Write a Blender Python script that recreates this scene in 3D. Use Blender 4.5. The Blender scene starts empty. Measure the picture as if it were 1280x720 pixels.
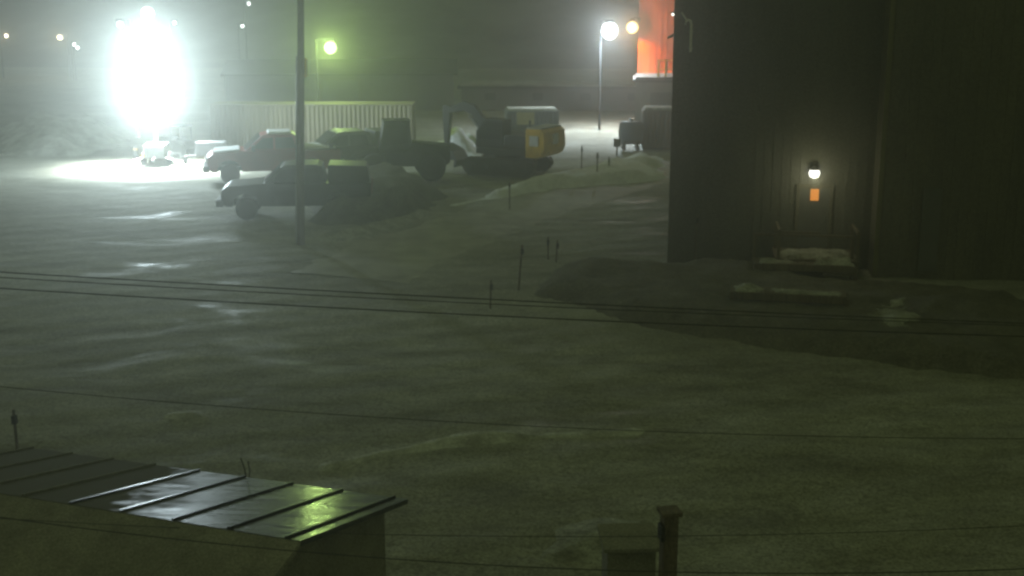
import bpy, bmesh, math, random
from mathutils import Vector, Matrix, noise as mnoise
R = math.radians
PI = math.pi
random.seed(7)
S = bpy.context.scene
COL = S.collection

# ------------------------------------------------------------------ camera, world, exposure
CAM_H, PITCH, FPX = 9.0, R(13.1), 1545.0
cam_d = bpy.data.cameras.new('camera'); cam = bpy.data.objects.new('camera', cam_d); COL.objects.link(cam)
cam.location = (0, 0, CAM_H); cam.rotation_euler = (R(90) - PITCH, 0, 0)
cam_d.sensor_width = 36; cam_d.lens = FPX / 1280 * 36; cam_d.clip_end = 3000
S.camera = cam

W = bpy.data.worlds.new('World'); S.world = W; W.use_nodes = True
nt = W.node_tree; nt.nodes.clear()
wo = nt.nodes.new('ShaderNodeOutputWorld'); bg1 = nt.nodes.new('ShaderNodeBackground'); bg2 = nt.nodes.new('ShaderNodeBackground')
sky = nt.nodes.new('ShaderNodeTexSky'); sky.sky_type = 'NISHITA'; sky.sun_disc = False
sky.sun_elevation = R(-4); sky.sun_rotation = R(150)
bg1.inputs[1].default_value = 0.02
nt.links.new(sky.outputs[0], bg1.inputs[0])
bg2.inputs[0].default_value = (0.545, 0.66, 0.29, 1); bg2.inputs[1].default_value = 0.185   # lamplight on low cloud
add = nt.nodes.new('ShaderNodeAddShader')
nt.links.new(bg1.outputs[0], add.inputs[0]); nt.links.new(bg2.outputs[0], add.inputs[1]); nt.links.new(add.outputs[0], wo.inputs[0])

S.view_settings.view_transform = 'Standard'; S.view_settings.look = 'None'
S.view_settings.exposure = 0; S.view_settings.gamma = 1; S.view_settings.use_curve_mapping = False
S.render.engine = 'CYCLES'
cy = S.cycles
cy.use_denoising = True; cy.use_adaptive_sampling = False
cy.max_bounces = 4; cy.diffuse_bounces = 2; cy.glossy_bounces = 2; cy.volume_bounces = 1; cy.transmission_bounces = 2; cy.transparent_max_bounces = 6
cy.sample_clamp_indirect = 0.4; cy.sample_clamp_direct = 0
cy.caustics_reflective = False; cy.caustics_refractive = False
cy.filter_width = 2.6

HAZE_DENSITY = 0.0066
HAZE_G = 0.87
# lamp powers (W) and colours
P_FLOOD = 9200; P_POOL = 28000; P_WHITE = 1400; P_GREEN = 1000; P_SODIUM = 1500; P_DOOR = 22

# ------------------------------------------------------------------ geometry of the view (to lay the plan out in metres)
def ray(u, v):
    xc, yc = (u - 640) / FPX, (360 - v) / FPX
    return Vector((xc, math.cos(PITCH) + yc * math.sin(PITCH), -math.sin(PITCH) + yc * math.cos(PITCH)))
def gp(u, v, z=0.0):
    d = ray(u, v); t = (z - CAM_H) / d.z
    return Vector((d.x * t, d.y * t, z))
def at(u, v, Y):
    d = ray(u, v); t = Y / d.y
    return Vector((d.x * t, Y, CAM_H + d.z * t))

# ------------------------------------------------------------------ materials
def mat(name, col, rough=0.7, metal=0.0, var=0.25, scale=3.0, bump=0.0, bscale=20.0, col2=None, stretch=(1, 1, 1), thr=(0.35, 0.65), spec=0.5, bdist=0.05, rvar=0.0):
    m = bpy.data.materials.new(name); m.use_nodes = True
    n = m.node_tree; b = n.nodes['Principled BSDF']
    b.inputs['Roughness'].default_value = rough; b.inputs['Metallic'].default_value = metal
    b.inputs['Specular IOR Level'].default_value = spec
    tc = n.nodes.new('ShaderNodeTexCoord'); mp = n.nodes.new('ShaderNodeMapping'); mp.inputs['Scale'].default_value = stretch
    n.links.new(tc.outputs['Object'], mp.inputs[0])
    t = n.nodes.new('ShaderNodeTexNoise'); t.inputs['Scale'].default_value = scale; t.inputs['Detail'].default_value = 8; t.inputs['Roughness'].default_value = 0.65
    n.links.new(mp.outputs[0], t.inputs['Vector'])
    r = n.nodes.new('ShaderNodeValToRGB')
    c2 = col2 if col2 else tuple(c * (1 - var) for c in col)
    r.color_ramp.elements[0].position = thr[0]; r.color_ramp.elements[1].position = thr[1]
    r.color_ramp.elements[0].color = (*c2, 1); r.color_ramp.elements[1].color = (*col, 1)
    n.links.new(t.outputs[0], r.inputs[0]); n.links.new(r.outputs[0], b.inputs['Base Color'])
    if rvar:
        mr = n.nodes.new('ShaderNodeMapRange'); mr.inputs[1].default_value = 0.35; mr.inputs[2].default_value = 0.65
        mr.inputs[3].default_value = rough - rvar; mr.inputs[4].default_value = rough + rvar
        n.links.new(t.outputs[0], mr.inputs[0]); n.links.new(mr.outputs[0], b.inputs['Roughness'])
    if bump:
        t2 = n.nodes.new('ShaderNodeTexNoise'); t2.inputs['Scale'].default_value = bscale; t2.inputs['Detail'].default_value = 6
        n.links.new(mp.outputs[0], t2.inputs['Vector'])
        bp = n.nodes.new('ShaderNodeBump'); bp.inputs['Strength'].default_value = bump; bp.inputs['Distance'].default_value = bdist
        n.links.new(t2.outputs[0], bp.inputs['Height']); n.links.new(bp.outputs[0], b.inputs['Normal'])
    return m
def grit(m, scale, amount=0.6):
    n = m.node_tree; b = n.nodes['Principled BSDF']; src = b.inputs['Base Color'].links[0].from_socket
    tc = n.nodes.new('ShaderNodeTexCoord'); t = n.nodes.new('ShaderNodeTexNoise'); t.inputs['Scale'].default_value = scale; t.inputs['Detail'].default_value = 4; t.inputs['Roughness'].default_value = 0.8
    n.links.new(tc.outputs['Object'], t.inputs['Vector'])
    rr = n.nodes.new('ShaderNodeValToRGB'); rr.color_ramp.elements[0].position = 0.36; rr.color_ramp.elements[1].position = 0.64
    lo = 1 - amount; hi = 1 + amount * 0.6
    rr.color_ramp.elements[0].color = (lo, lo, lo, 1); rr.color_ramp.elements[1].color = (hi, hi, hi, 1)
    n.links.new(t.outputs[0], rr.inputs[0])
    x = n.nodes.new('ShaderNodeMix'); x.data_type = 'RGBA'; x.blend_type = 'MULTIPLY'; x.inputs[0].default_value = 1.0
    n.links.new(src, x.inputs[6]); n.links.new(rr.outputs[0], x.inputs[7]); n.links.new(x.outputs[2], b.inputs['Base Color'])
def emit(name, col, strength):
    m = bpy.data.materials.new(name); m.use_nodes = True
    b = m.node_tree.nodes['Principled BSDF']
    b.inputs['Base Color'].default_value = (0.6, 0.6, 0.6, 1)
    b.inputs['Emission Color'].default_value = (*col, 1); b.inputs['Emission Strength'].default_value = strength
    m.cycles.emission_sampling = 'NONE'
    return m

M = {}
M['snow'] = mat('snow', (0.8, 0.83, 0.84), 0.85, col2=(0.64, 0.66, 0.67), scale=1.2, bump=0.5, bscale=4)
M['dirty_snow'] = mat('dirty_snow', (0.52, 0.53, 0.48), 0.85, col2=(0.28, 0.275, 0.235), scale=1.1, bump=0.6, bscale=5, thr=(0.38, 0.6))
M['drift'] = mat('thin_wind_blown_snow', (0.4, 0.41, 0.36), 0.9, col2=(0.17, 0.165, 0.13), scale=1.8, bump=0.5, bscale=6, thr=(0.36, 0.6))
M['scoria'] = mat('scoria', (0.17, 0.16, 0.125), 0.95, col2=(0.085, 0.08, 0.06), scale=1.6, bump=0.8, bscale=9, thr=(0.35, 0.68))
M['yellow_steel'] = mat('yellow_steel', (0.34, 0.3, 0.2), 0.7, col2=(0.24, 0.21, 0.15), scale=0.8, stretch=(1, 1, 0.3))
M['digger_yellow'] = mat('digger_yellow', (0.8, 0.5, 0.03), 0.5, col2=(0.55, 0.35, 0.03), scale=2)
M['dark_steel'] = mat('dark_steel', (0.035, 0.036, 0.038), 0.55, metal=0.3, scale=3)
M['rubber'] = mat('rubber', (0.018, 0.018, 0.018), 0.9, scale=6)
M['glass'] = mat('glass', (0.02, 0.025, 0.03), 0.12, var=0.1)
M['red_paint'] = mat('red_paint', (0.3, 0.035, 0.03), 0.4, col2=(0.22, 0.03, 0.025), scale=2)
M['black_paint'] = mat('black_paint', (0.02, 0.021, 0.026), 0.45, scale=2)
M['grey_paint'] = mat('grey_paint', (0.12, 0.125, 0.13), 0.45, scale=2)
M['white_paint'] = mat('white_paint', (0.7, 0.7, 0.68), 0.5, scale=2, var=0.2)
M['galv'] = mat('galvanised', (0.38, 0.39, 0.39), 0.4, metal=0.7, scale=5)
M['wood'] = mat('weathered_wood', (0.2, 0.165, 0.12), 0.9, col2=(0.1, 0.08, 0.06), scale=4, stretch=(4, 4, 0.4), bump=0.4, bscale=20)
M['wall_dark'] = mat('dark_cladding', (0.14, 0.14, 0.13), 0.8, col2=(0.1, 0.1, 0.09), scale=0.7, stretch=(1, 1, 0.25))
M['wall_brown'] = mat('brown_cladding', (0.16, 0.15, 0.12), 0.8, col2=(0.11, 0.105, 0.09), scale=0.9, stretch=(1, 1, 0.25))
M['roof_dark'] = mat('dark_roofing', (0.05, 0.05, 0.05), 0.8, scale=1)
M['orange_wall'] = mat('rust_orange_cladding', (0.5, 0.09, 0.018), 0.65, col2=(0.36, 0.065, 0.014), scale=0.7)
M['concrete'] = mat('grey_concrete', (0.26, 0.25, 0.23), 0.9, scale=1.2, col2=(0.17, 0.165, 0.155))
M['cable'] = mat('black_cable', (0.05, 0.05, 0.048), 0.8)
M['crate_blue'] = mat('blue_grey_steel', (0.14, 0.17, 0.22), 0.6, scale=1)
M['tan'] = mat('tan_panel', (0.5, 0.46, 0.25), 0.7, scale=1)
M['wet_metal'] = mat('wet_metal_roofing', (0.07, 0.072, 0.068), 0.24, metal=0.1, col2=(0.04, 0.041, 0.04), scale=2.6, bump=0.4, bscale=6, stretch=(0.6, 2.8, 1), rvar=0.12, bdist=0.014)
M['lamplit_tan'] = mat('lamplit_tan', (0.17, 0.16, 0.09), 0.8, scale=2)
M['gritty'] = mat('gritty_roof_felt', (0.3, 0.29, 0.24), 0.95, col2=(0.19, 0.185, 0.15), scale=2, bump=0.5, bscale=14)
M['seam'] = mat('dark_seam_metal', (0.03, 0.03, 0.03), 0.3, metal=0.3, scale=5)
M['yellow_rail'] = mat('yellow_rail', (0.75, 0.6, 0.08), 0.5)
M['rock'] = mat('volcanic_rock_and_snow', (0.22, 0.225, 0.23), 0.95, col2=(0.04, 0.04, 0.045), scale=0.06, thr=(0.45, 0.62))

for k_, sc_, am_ in (('scoria', 14, 0.6), ('drift', 14, 0.5), ('gritty', 40, 0.5), ('dirty_snow', 14, 0.4), ('wall_dark', 14, 0.45), ('wall_brown', 14, 0.45), ('wood', 30, 0.4), ('snow', 8, 0.25)): grit(M[k_], sc_, am_)

# ------------------------------------------------------------------ mesh builder
class MB:
    def __init__(s): s.bm = bmesh.new()
    def box(s, lo, hi, bevel=0.0, rot=None, top=None):
        """box from lo to hi; top=(sx, sy) tapers the top face; rot = Matrix about its centre"""
        lo, hi = Vector(lo), Vector(hi); c = (lo + hi) / 2; h = (hi - lo) / 2
        vs = []
        for z in (-1, 1):
            for x, y in ((-1, -1), (1, -1), (1, 1), (-1, 1)):
                k = top if (top and z > 0) else (1, 1)
                p = Vector((x * h.x * k[0], y * h.y * k[1], z * h.z))
                if rot is not None: p = rot @ p
                vs.append(s.bm.verts.new(c + p))
        fs = [s.bm.faces.new([vs[i] for i in f]) for f in ((3, 2, 1, 0), (4, 5, 6, 7), (0, 1, 5, 4), (1, 2, 6, 5), (2, 3, 7, 6), (3, 0, 4, 7))]
        if bevel:
            es = list({e for f in fs for e in f.edges})
            bmesh.ops.bevel(s.bm, geom=es, offset=bevel, segments=2, affect='EDGES', profile=0.7)
        return s
    def prism(s, pts, y0, y1, bevel=0.0, axis='y', inset=None):
        """extrude a side profile [(x,z)...] from y0 to y1"""
        def P(a, b, t): return Vector((a, t, b)) if axis == 'y' else (Vector((t, a, b)) if axis == 'x' else Vector((a, b, t)))
        A = [s.bm.verts.new(P(a, b, y0)) for a, b in pts]; B = [s.bm.verts.new(P(a, b, y1)) for a, b in pts]
        fs = [s.bm.faces.new(A), s.bm.faces.new(B[::-1])]
        n = len(pts)
        for i in range(n): fs.append(s.bm.faces.new((A[i], B[i], B[(i + 1) % n], A[(i + 1) % n])))
        bmesh.ops.recalc_face_normals(s.bm, faces=fs)
        if bevel:
            es = list({e for f in fs for e in f.edges})
            bmesh.ops.bevel(s.bm, geom=es, offset=bevel, segments=2, affect='EDGES', profile=0.7)
        return s
    def tube(s, pts, r, seg=10, r2=None, cap=True):
        pts = [Vector(p) for p in pts]; n = len(pts); rings = []
        for i, p in enumerate(pts):
            d = (pts[min(i + 1, n - 1)] - pts[max(i - 1, 0)]).normalized()
            a = d.cross(Vector((0, 0, 1)) if abs(d.z) < 0.9 else Vector((1, 0, 0))).normalized(); b = d.cross(a)
            rr = r if r2 is None else r + (r2 - r) * i / (n - 1)
            rings.append([s.bm.verts.new(p + (a * math.cos(2 * PI * k / seg) + b * math.sin(2 * PI * k / seg)) * rr) for k in range(seg)])
        for i in range(n - 1):
            for k in range(seg):
                s.bm.faces.new((rings[i][k], rings[i][(k + 1) % seg], rings[i + 1][(k + 1) % seg], rings[i + 1][k]))
        if cap:
            s.bm.faces.new(rings[0][::-1]); s.bm.faces.new(rings[-1])
        return s
    def lathe(s, prof, c, axis='z', seg=20):
        """prof [(radius, along)...] about an axis through c"""
        c = Vector(c); rings = []
        for r, h in prof:
            ring = []
            for k in range(seg):
                a = 2 * PI * k / seg; x, y = r * math.cos(a), r * math.sin(a)
                p = {'z': Vector((x, y, h)), 'y': Vector((x, h, y)), 'x': Vector((h, x, y))}[axis]
                ring.append(s.bm.verts.new(c + p))
            rings.append(ring)
        for i in range(len(rings) - 1):
            for k in range(seg):
                s.bm.faces.new((rings[i][k], rings[i][(k + 1) % seg], rings[i + 1][(k + 1) % seg], rings[i + 1][k]))
        s.bm.faces.new(rings[0][::-1]); s.bm.faces.new(rings[-1])
        return s
    def build(s, name, m, parent=None, smooth=False):
        bmesh.ops.recalc_face_normals(s.bm, faces=s.bm.faces)
        me = bpy.data.meshes.new(name); s.bm.to_mesh(me); s.bm.free()
        if smooth:
            for p in me.polygons: p.use_smooth = True
        me.materials.append(m if not isinstance(m, str) else M[m])
        o = bpy.data.objects.new(name, me); COL.objects.link(o)
        if parent: o.parent = parent
        return o
def empty(name, loc, rz=0.0, label=None, cat=None, group=None):
    o = bpy.data.objects.new(name, None); COL.objects.link(o); o.location = loc; o.rotation_euler = (0, 0, rz)
    o.empty_display_size = 0.3
    return tag(o, label, cat, group)
def tag(o, label=None, cat=None, group=None, kind=None):
    if label: o['label'] = label
    if cat: o['category'] = cat
    if group: o['group'] = group
    if kind: o['kind'] = kind
    return o
def copy_tree(o, parent=None):
    c = o.copy(); COL.objects.link(c)
    if parent: c.parent = parent
    for ch in list(o.children): copy_tree(ch, c)
    return c
def point_light(parent, loc, power, col, radius=0.12):
    l = bpy.data.lights.new('lamp_light', 'POINT'); l.energy = power; l.color = col; l.shadow_soft_size = radius
    o = bpy.data.objects.new('lamp_light', l); COL.objects.link(o); o.parent = parent; o.location = loc
    return o

# ------------------------------------------------------------------ ground
def fbm(x, y, s): return mnoise.fractal(Vector((x * s, y * s, 3.7)), 1.0, 2.0, 5)
def smooth(a, b, x):
    t = max(0.0, min(1.0, (x - a) / (b - a))); return t * t * (3 - 2 * t)
# centre line of the ploughed track, near to far, running off behind the dark building
ROAD = [gp(430, 345), gp(500, 312), gp(600, 278), gp(720, 240), gp(860, 205), gp(1000, 180)]
def seg_dist(p, a, b):
    ab = b - a; t = max(0, min(1, (p - a).dot(ab) / ab.dot(ab))); return (p - (a + ab * t)).length
ROAD2 = [Vector((p.x, p.y)) for p in ROAD]
def road_d(x, y):
    p = Vector((x, y)); return min(seg_dist(p, ROAD2[i], ROAD2[i + 1]) for i in range(len(ROAD2) - 1))
def ground_z(x, y):
    z = 0.10 * fbm(x, y, 0.12) + 0.035 * fbm(x + 50, y, 0.7)
    if y < 130: z += 0.0
    return z - 0.05
def grid(xs, ys, fz, name, m):
    bm = bmesh.new(); V = [[bm.verts.new((x, y, fz(x, y))) for x in xs] for y in ys]
    for j in range(len(ys) - 1):
        for i in range(len(xs) - 1): bm.faces.new((V[j][i], V[j][i + 1], V[j + 1][i + 1], V[j + 1][i]))
    me = bpy.data.meshes.new(name); bm.to_mesh(me); bm.free()
    for p in me.polygons: p.use_smooth = True
    me.materials.append(m); o = bpy.data.objects.new(name, me); COL.objects.link(o); return o
def frange(a, b, s):
    n = max(1, int(round((b - a) / s))); return [a + (b - a) * i / n for i in range(n + 1)]

def ground_material():
    m = bpy.data.materials.new('packed_snow_and_ice'); m.use_nodes = True; n = m.node_tree; L = n.links; b = n.nodes['Principled BSDF']
    tc = n.nodes.new('ShaderNodeTexCoord')
    def mapping(rot, sc):
        mp = n.nodes.new('ShaderNodeMapping'); mp.inputs['Rotation'].default_value = (0, 0, rot); mp.inputs['Scale'].default_value = sc
        L.new(tc.outputs['Object'], mp.inputs[0]); return mp
    def noise(scale, mp, det=8, rg=0.6, dist=0.0):
        t = n.nodes.new('ShaderNodeTexNoise'); t.inputs['Scale'].default_value = scale; t.inputs['Detail'].default_value = det
        t.inputs['Roughness'].default_value = rg; t.inputs['Distortion'].default_value = dist
        L.new(mp.outputs[0], t.inputs['Vector']); return t
    flat = mapping(0, (1, 1, 1)); along = mapping(R(-58), (0.35, 1.4, 1)); across = mapping(R(8), (0.55, 1.1, 1))
    big = noise(0.16, across, dist=0.6); mid = noise(0.9, flat); ruts = noise(0.75, along, dist=0.4); fine = noise(7, flat)
    def ramp(src, e):
        r = n.nodes.new('ShaderNodeValToRGB'); cr = r.color_ramp
        cr.elements[0].position, cr.elements[0].color = e[0][0], (*e[0][1], 1)
        cr.elements[1].position, cr.elements[1].color = e[-1][0], (*e[-1][1], 1)
        for p, c in e[1:-1]: k = cr.elements.new(p); k.color = (*c, 1)
        L.new(src.outputs[0], r.inputs[0]); return r
    def mix(f, a, c, bl='MIX'):
        x = n.nodes.new('ShaderNodeMix'); x.data_type = 'RGBA'; x.blend_type = bl
        if isinstance(f, float): x.inputs[0].default_value = f
        else: L.new(f, x.inputs[0])
        L.new(a, x.inputs[6]); L.new(c, x.inputs[7]); return x.outputs[2]
    c1 = ramp(big, [(0.36, (0.34, 0.336, 0.285)), (0.5, (0.42, 0.42, 0.365)), (0.66, (0.52, 0.525, 0.47))])
    c2 = ramp(mid, [(0.34, (0.45, 0.44, 0.4)), (0.62, (1, 1, 1))])
    c3 = ramp(ruts, [(0.38, (0.5, 0.49, 0.46)), (0.55, (1, 1, 1))])
    c = mix(0.45, c1.outputs[0], c2.outputs[0], 'MULTIPLY'); c = mix(0.5, c, c3.outputs[0], 'MULTIPLY')
    c4 = ramp(noise(5.0, flat, 10, 0.75), [(0.36, (0.55, 0.54, 0.5)), (0.56, (1, 1, 1))]); c = mix(0.6, c, c4.outputs[0], 'MULTIPLY')
    c5 = ramp(noise(16.0, flat, 4, 0.8), [(0.38, (0.32, 0.315, 0.29)), (0.5, (0.8, 0.8, 0.78)), (0.64, (1.25, 1.25, 1.22))]); c = mix(0.85, c, c5.outputs[0], 'MULTIPLY')
    L.new(c, b.inputs['Base Color'])
    ice = ramp(noise(0.35, across, dist=1.0), [(0.52, (0.9, 0.9, 0.9)), (0.7, (0.4, 0.4, 0.4))])
    L.new(ice.outputs[0], b.inputs['Roughness'])
    b.inputs['Specular IOR Level'].default_value = 0.3
    ad = n.nodes.new('ShaderNodeMath'); ad.operation = 'ADD'; L.new(mid.outputs[0], ad.inputs[0]); L.new(ruts.outputs[0], ad.inputs[1])
    wv = n.nodes.new('ShaderNodeTexWave'); wv.inputs['Scale'].default_value = 0.42; wv.inputs['Distortion'].default_value = 2.2; wv.inputs['Detail'].default_value = 3; wv.inputs['Detail Scale'].default_value = 0.5
    mpw = mapping(R(-62), (0.25, 1.0, 1)); wv.bands_direction = 'Y'; L.new(mpw.outputs[0], wv.inputs['Vector'])
    wm = n.nodes.new('ShaderNodeMath'); wm.operation = 'MULTIPLY_ADD'; L.new(wv.outputs[1], wm.inputs[0]); wm.inputs[1].default_value = 0.5; L.new(ad.outputs[0], wm.inputs[2]); ad = wm
    ad2 = n.nodes.new('ShaderNodeMath'); ad2.operation = 'MULTIPLY_ADD'; L.new(fine.outputs[0], ad2.inputs[0]); ad2.inputs[1].default_value = 0.25; L.new(ad.outputs[0], ad2.inputs[2])
    bp = n.nodes.new('ShaderNodeBump'); bp.inputs['Strength'].default_value = 0.4; bp.inputs['Distance'].default_value = 0.12
    L.new(ad2.outputs[0], bp.inputs['Height']); L.new(bp.outputs[0], b.inputs['Normal'])
    return m
M['ground'] = ground_material()
xs = frange(-260, -46, 12) + frange(-45, 45, 0.6) + frange(46, 260, 12)
ys = frange(-30, 5, 5) + frange(6, 100, 0.6) + frange(101, 420, 8)
tag(grid(xs, ys, ground_z, 'ground', M['ground']), kind='structure')

# the ploughed track: a sheet of darker packed snow just above the ground
def ribbon(name, m, pts, half, dz, sub=10, jag=0.5):
    P = []
    for i in range(len(pts) - 1):
        for k in range(sub):
            P.append(pts[i].lerp(pts[i + 1], k / sub))
    P.append(pts[-1]); bm = bmesh.new(); rows = []
    for i, p in enumerate(P):
        d = (P[min(i + 1, len(P) - 1)] - P[max(i - 1, 0)]).normalized(); nrm = Vector((-d.y, d.x))
        row = []
        for k in range(9):
            t = k / 8 * 2 - 1
            w = half + jag * fbm(p.x + t * 30, p.y, 0.5)
            q = p + nrm * w * t
            row.append(bm.verts.new((q.x, q.y, ground_z(q.x, q.y) + dz - (0.03 if k in (0, 8) else 0))))
        rows.append(row)
    for i in range(len(rows) - 1):
        for k in range(8): bm.faces.new((rows[i][k], rows[i + 1][k], rows[i + 1][k + 1], rows[i][k + 1]))
    bmesh.ops.recalc_face_normals(bm, faces=bm.faces)
    me = bpy.data.meshes.new(name); bm.to_mesh(me); bm.free()
    for p in me.polygons: p.use_smooth = True
    me.materials.append(m); o = bpy.data.objects.new(name, me); COL.objects.link(o); return tag(o, kind='structure')
M['road'] = mat('packed_road_snow', (0.38, 0.375, 0.32), 0.7, col2=(0.24, 0.235, 0.195), scale=1.0, bump=0.6, bscale=3, thr=(0.36, 0.64))
ribbon('road', M['road'], ROAD2, 2.3, 0.025)

# heaps: banks and drifts as displaced domes on the ground
def heap(name, m, poly, h, jag=0.3, res=0.35, edge=1.2, kind='structure', base=None):
    """a bank filling a plan polygon (list of Vectors), rising to h, ragged edge"""
    P = [Vector((p.x, p.y)) for p in poly]
    def inside(q):
        c = False; j = len(P) - 1
        for i in range(len(P)):
            if (P[i].y > q.y) != (P[j].y > q.y) and q.x < (P[j].x - P[i].x) * (q.y - P[i].y) / (P[j].y - P[i].y) + P[i].x: c = not c
            j = i
        return c
    x0, x1 = min(p.x for p in P) - 1, max(p.x for p in P) + 1; y0, y1 = min(p.y for p in P) - 1, max(p.y for p in P) + 1
    def fz(x, y):
        q = Vector((x, y)); d = min(seg_dist(q, P[i], P[(i + 1) % len(P)]) for i in range(len(P)))
        if not inside(q): d = -d
        d += jag * fbm(x, y, 0.6)
        f = smooth(-0.15, edge, d)
        hh = h
        return (base or ground_z)(x, y) - 0.08 + f * (hh + 0.08 + 0.3 * hh * fbm(x + 9, y, 0.5) + 0.16 * hh * fbm(x, y, 1.7) + 0.1 * hh * fbm(x, y, 5.0))
    heap.fz = fz
    o = grid(frange(x0, x1, res), frange(y0, y1, res), fz, name, m)
    return tag(o, kind=kind)
heap('snow_bank', M['snow'], [gp(540, 262), gp(700, 236), gp(836, 226), gp(836, 196), gp(760, 204), gp(640, 228)], 0.55, 0.5, 0.25, 1.8)
heap('snow_bank', M['snow'], [gp(535, 196), gp(610, 200), gp(600, 176), gp(545, 176)], 1.7, 0.5, 0.4, 2.6)
heap('snow_bank', M['drift'], [gp(385, 302), gp(470, 298), gp(545, 268), gp(530, 260), gp(440, 284), gp(385, 292)], 0.25, 0.4, 0.35, 1.0)
heap('snow_bank', M['dirty_snow'], [gp(0, 196), gp(100, 196), gp(170, 178), gp(150, 160), gp(0, 158)], 1.3, 0.9, 0.6, 3.0)
heap('gravel_bank', M['scoria'], [gp(668, 368), gp(700, 330), gp(838, 330), gp(930, 330), gp(1040, 350), gp(1300, 372), gp(1330, 480), gp(1180, 462), gp(980, 440), gp(800, 408)], 0.42, 0.5, 0.3, 1.1)
bank_z = heap.fz
heap('gravel_bank', M['scoria'], [gp(400, 284), gp(520, 274), gp(556, 244), gp(500, 226), gp(410, 234), gp(380, 262)], 1.05, 0.5, 0.35, 1.4)  # dark heap raised to merge the parked trucks into one dark mass
for poly, h in (([(888, 336), (940, 340), (950, 322), (900, 318)], .5), 
                
                ([(1080, 434), (1160, 436), (1155, 384), (1085, 380)], .5), ([(1090, 362), (1290, 374), (1290, 362), (1095, 350)], .3)):
    # drifts lie on the gravel bank
    heap('snow_drift', M['drift'], [gp(*p) for p in poly], 0.05 + h * 0.1, 0.5, 0.12, 1.1, base=bank_z)
heap('snow_bank', M['drift'], [gp(640, 712), gp(830, 712), gp(832, 640), gp(740, 628), gp(670, 655)], 0.2, 0.3, 0.2, 1.4)
heap('snow_bank', M['dirty_snow'], [gp(380, 600), gp(560, 560), gp(800, 545), gp(820, 532), gp(560, 540), gp(380, 575)], 0.16, 0.3, 0.25, 0.8)
heap('snow_drift', M['dirty_snow'], [gp(195, 524), gp(262, 526), gp(262, 508), gp(200, 512)], 0.1, 0.2, 0.2, 0.4)

# hillside behind the station
def hill_z(x, y):
    f = smooth(150, 330, y); return -2 + 60 * f * (0.75 + 0.25 * math.sin(x * 0.012 + 0.6)) + 3.5 * f * fbm(x, y, 0.03)
tag(grid(frange(-300, 300, 8), frange(140, 400, 6), hill_z, 'hills', M['rock']), kind='structure')

# ------------------------------------------------------------------ lamps
def street_lamp(base, z, label, glow, power, arm=0.9, side=1, rad=0.14, pole_m='dark_steel', group='street lamps and yard lights', rz=0.0, lens_r=0.17, head_tilt=0.0, double=False):
    """pole + arm + hooded head; base is the lamp position projected down"""
    t = empty('street_lamp', (base[0] - side * arm, base[1], base[2]), 0, label, 'street lamp', group)
    h = z - base[2]
    MB().tube([(0, 0, -0.1), (0, 0, h + 0.25)], 0.09, 10, 0.055).lathe([(0.16, -0.05), (0.16, 0.08), (0.1, 0.14)], (0, 0, 0)).build('pole', pole_m, t)
    MB().tube([(0, 0, h + 0.1), (side * arm * 0.3, 0, h + 0.3), (side * (arm - 0.2), 0, h + 0.25)], 0.035, 8).build('arm', pole_m, t)
    hd = MB().box((side * arm - 0.3, -0.17, h + 0.13), (side * arm + 0.3, 0.17, h + 0.3), 0.04, top=(0.8, 0.7)).build('lamp_head', 'dark_steel', t)
    MB().lathe([(max(0.01, lens_r * math.sin(PI * k / 10)), -lens_r * math.cos(PI * k / 10)) for k in range(11)], (side * arm, 0, h + 0.13 - lens_r), seg=18).build('glow_globe', glow, hd, True)  # glowing ball swollen to the size of the lamp's glare
    if power:
        point_light(t, (side * arm, -lens_r - rad - 0.05, h + 0.13 - lens_r), power[0], power[1], rad)
    return t
WHITE = (0.72, 0.87, 1.0); GREEN = (0.66, 1.0, 0.26); SODIUM = (1.0, 0.46, 0.05); WARM = (1.0, 0.8, 0.5); DOOR = (1.0, 0.95, 0.55)
M['e_white'] = emit('white_lamp_glow', (0.92, 0.97, 1), 3); M['e_green'] = emit('green_lamp_glow', (0.72, 1, 0.55), 1.7)
M['e_sodium'] = emit('sodium_lamp_glow', (1, 0.78, 0.36), 2.4); M['e_warm'] = emit('warm_lamp_glow', (1, 0.85, 0.6), 5)
M['e_small'] = emit('small_lamp_glow', (0.9, 1, 0.95), 7); M['e_door'] = emit('door_lamp_glow', (1, 0.98, 0.85), 3)
M['e_amber'] = emit('amber_window_glow', (1.0, 0.36, 0.07), 0.8); M['e_amber'].node_tree.nodes['Principled BSDF'].inputs['Base Color'].default_value = (0.1, 0.05, 0.02, 1)

# floodlight mast on a trailer, the brightest thing in the yard
FL = gp(197, 205)
FY = FL.y
t = empty('light_tower', (FL.x, FL.y, 0), R(8), 'trailer light tower with white floodlights added to fill the shape of the glare, brightest light in the yard', 'light tower')
MB().box((-0.55, -1.1, 0.45), (0.55, 1.1, 1.15), 0.05).build('engine_box', 'white_paint', t)
MB().tube([(0, 0, 1.1), (0, 0.1, 8.5)], 0.08, 10, 0.05).build('mast', 'galv', t)
for s in (-1, 1):
    w = MB().lathe([(0.2, -0.09), (0.33, -0.09), (0.36, 0), (0.33, 0.09), (0.2, 0.09)], (s * 0.68, 0, 0.36), 'x').build('wheel', 'rubber', t)
    MB().lathe([(0.05, -0.1), (0.19, -0.07), (0.19, 0.07), (0.05, 0.1)], (s * 0.68, 0, 0.36), 'x').build('rim', 'galv', w)
    MB().tube([(s * 0.5, -1.0, 0.5), (s * 1.1, -1.5, 0.4), (s * 1.1, -1.5, 0.0)], 0.04).build('outrigger', 'galv', t)
    MB().tube([(s * 0.5, 1.0, 0.5), (s * 1.1, 1.5, 0.4), (s * 1.1, 1.5, 0.0)], 0.04).build('outrigger', 'galv', t)
MB().tube([(0, -1.1, 0.5), (0, -2.1, 0.45)], 0.05).build('drawbar', 'galv', t)
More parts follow.
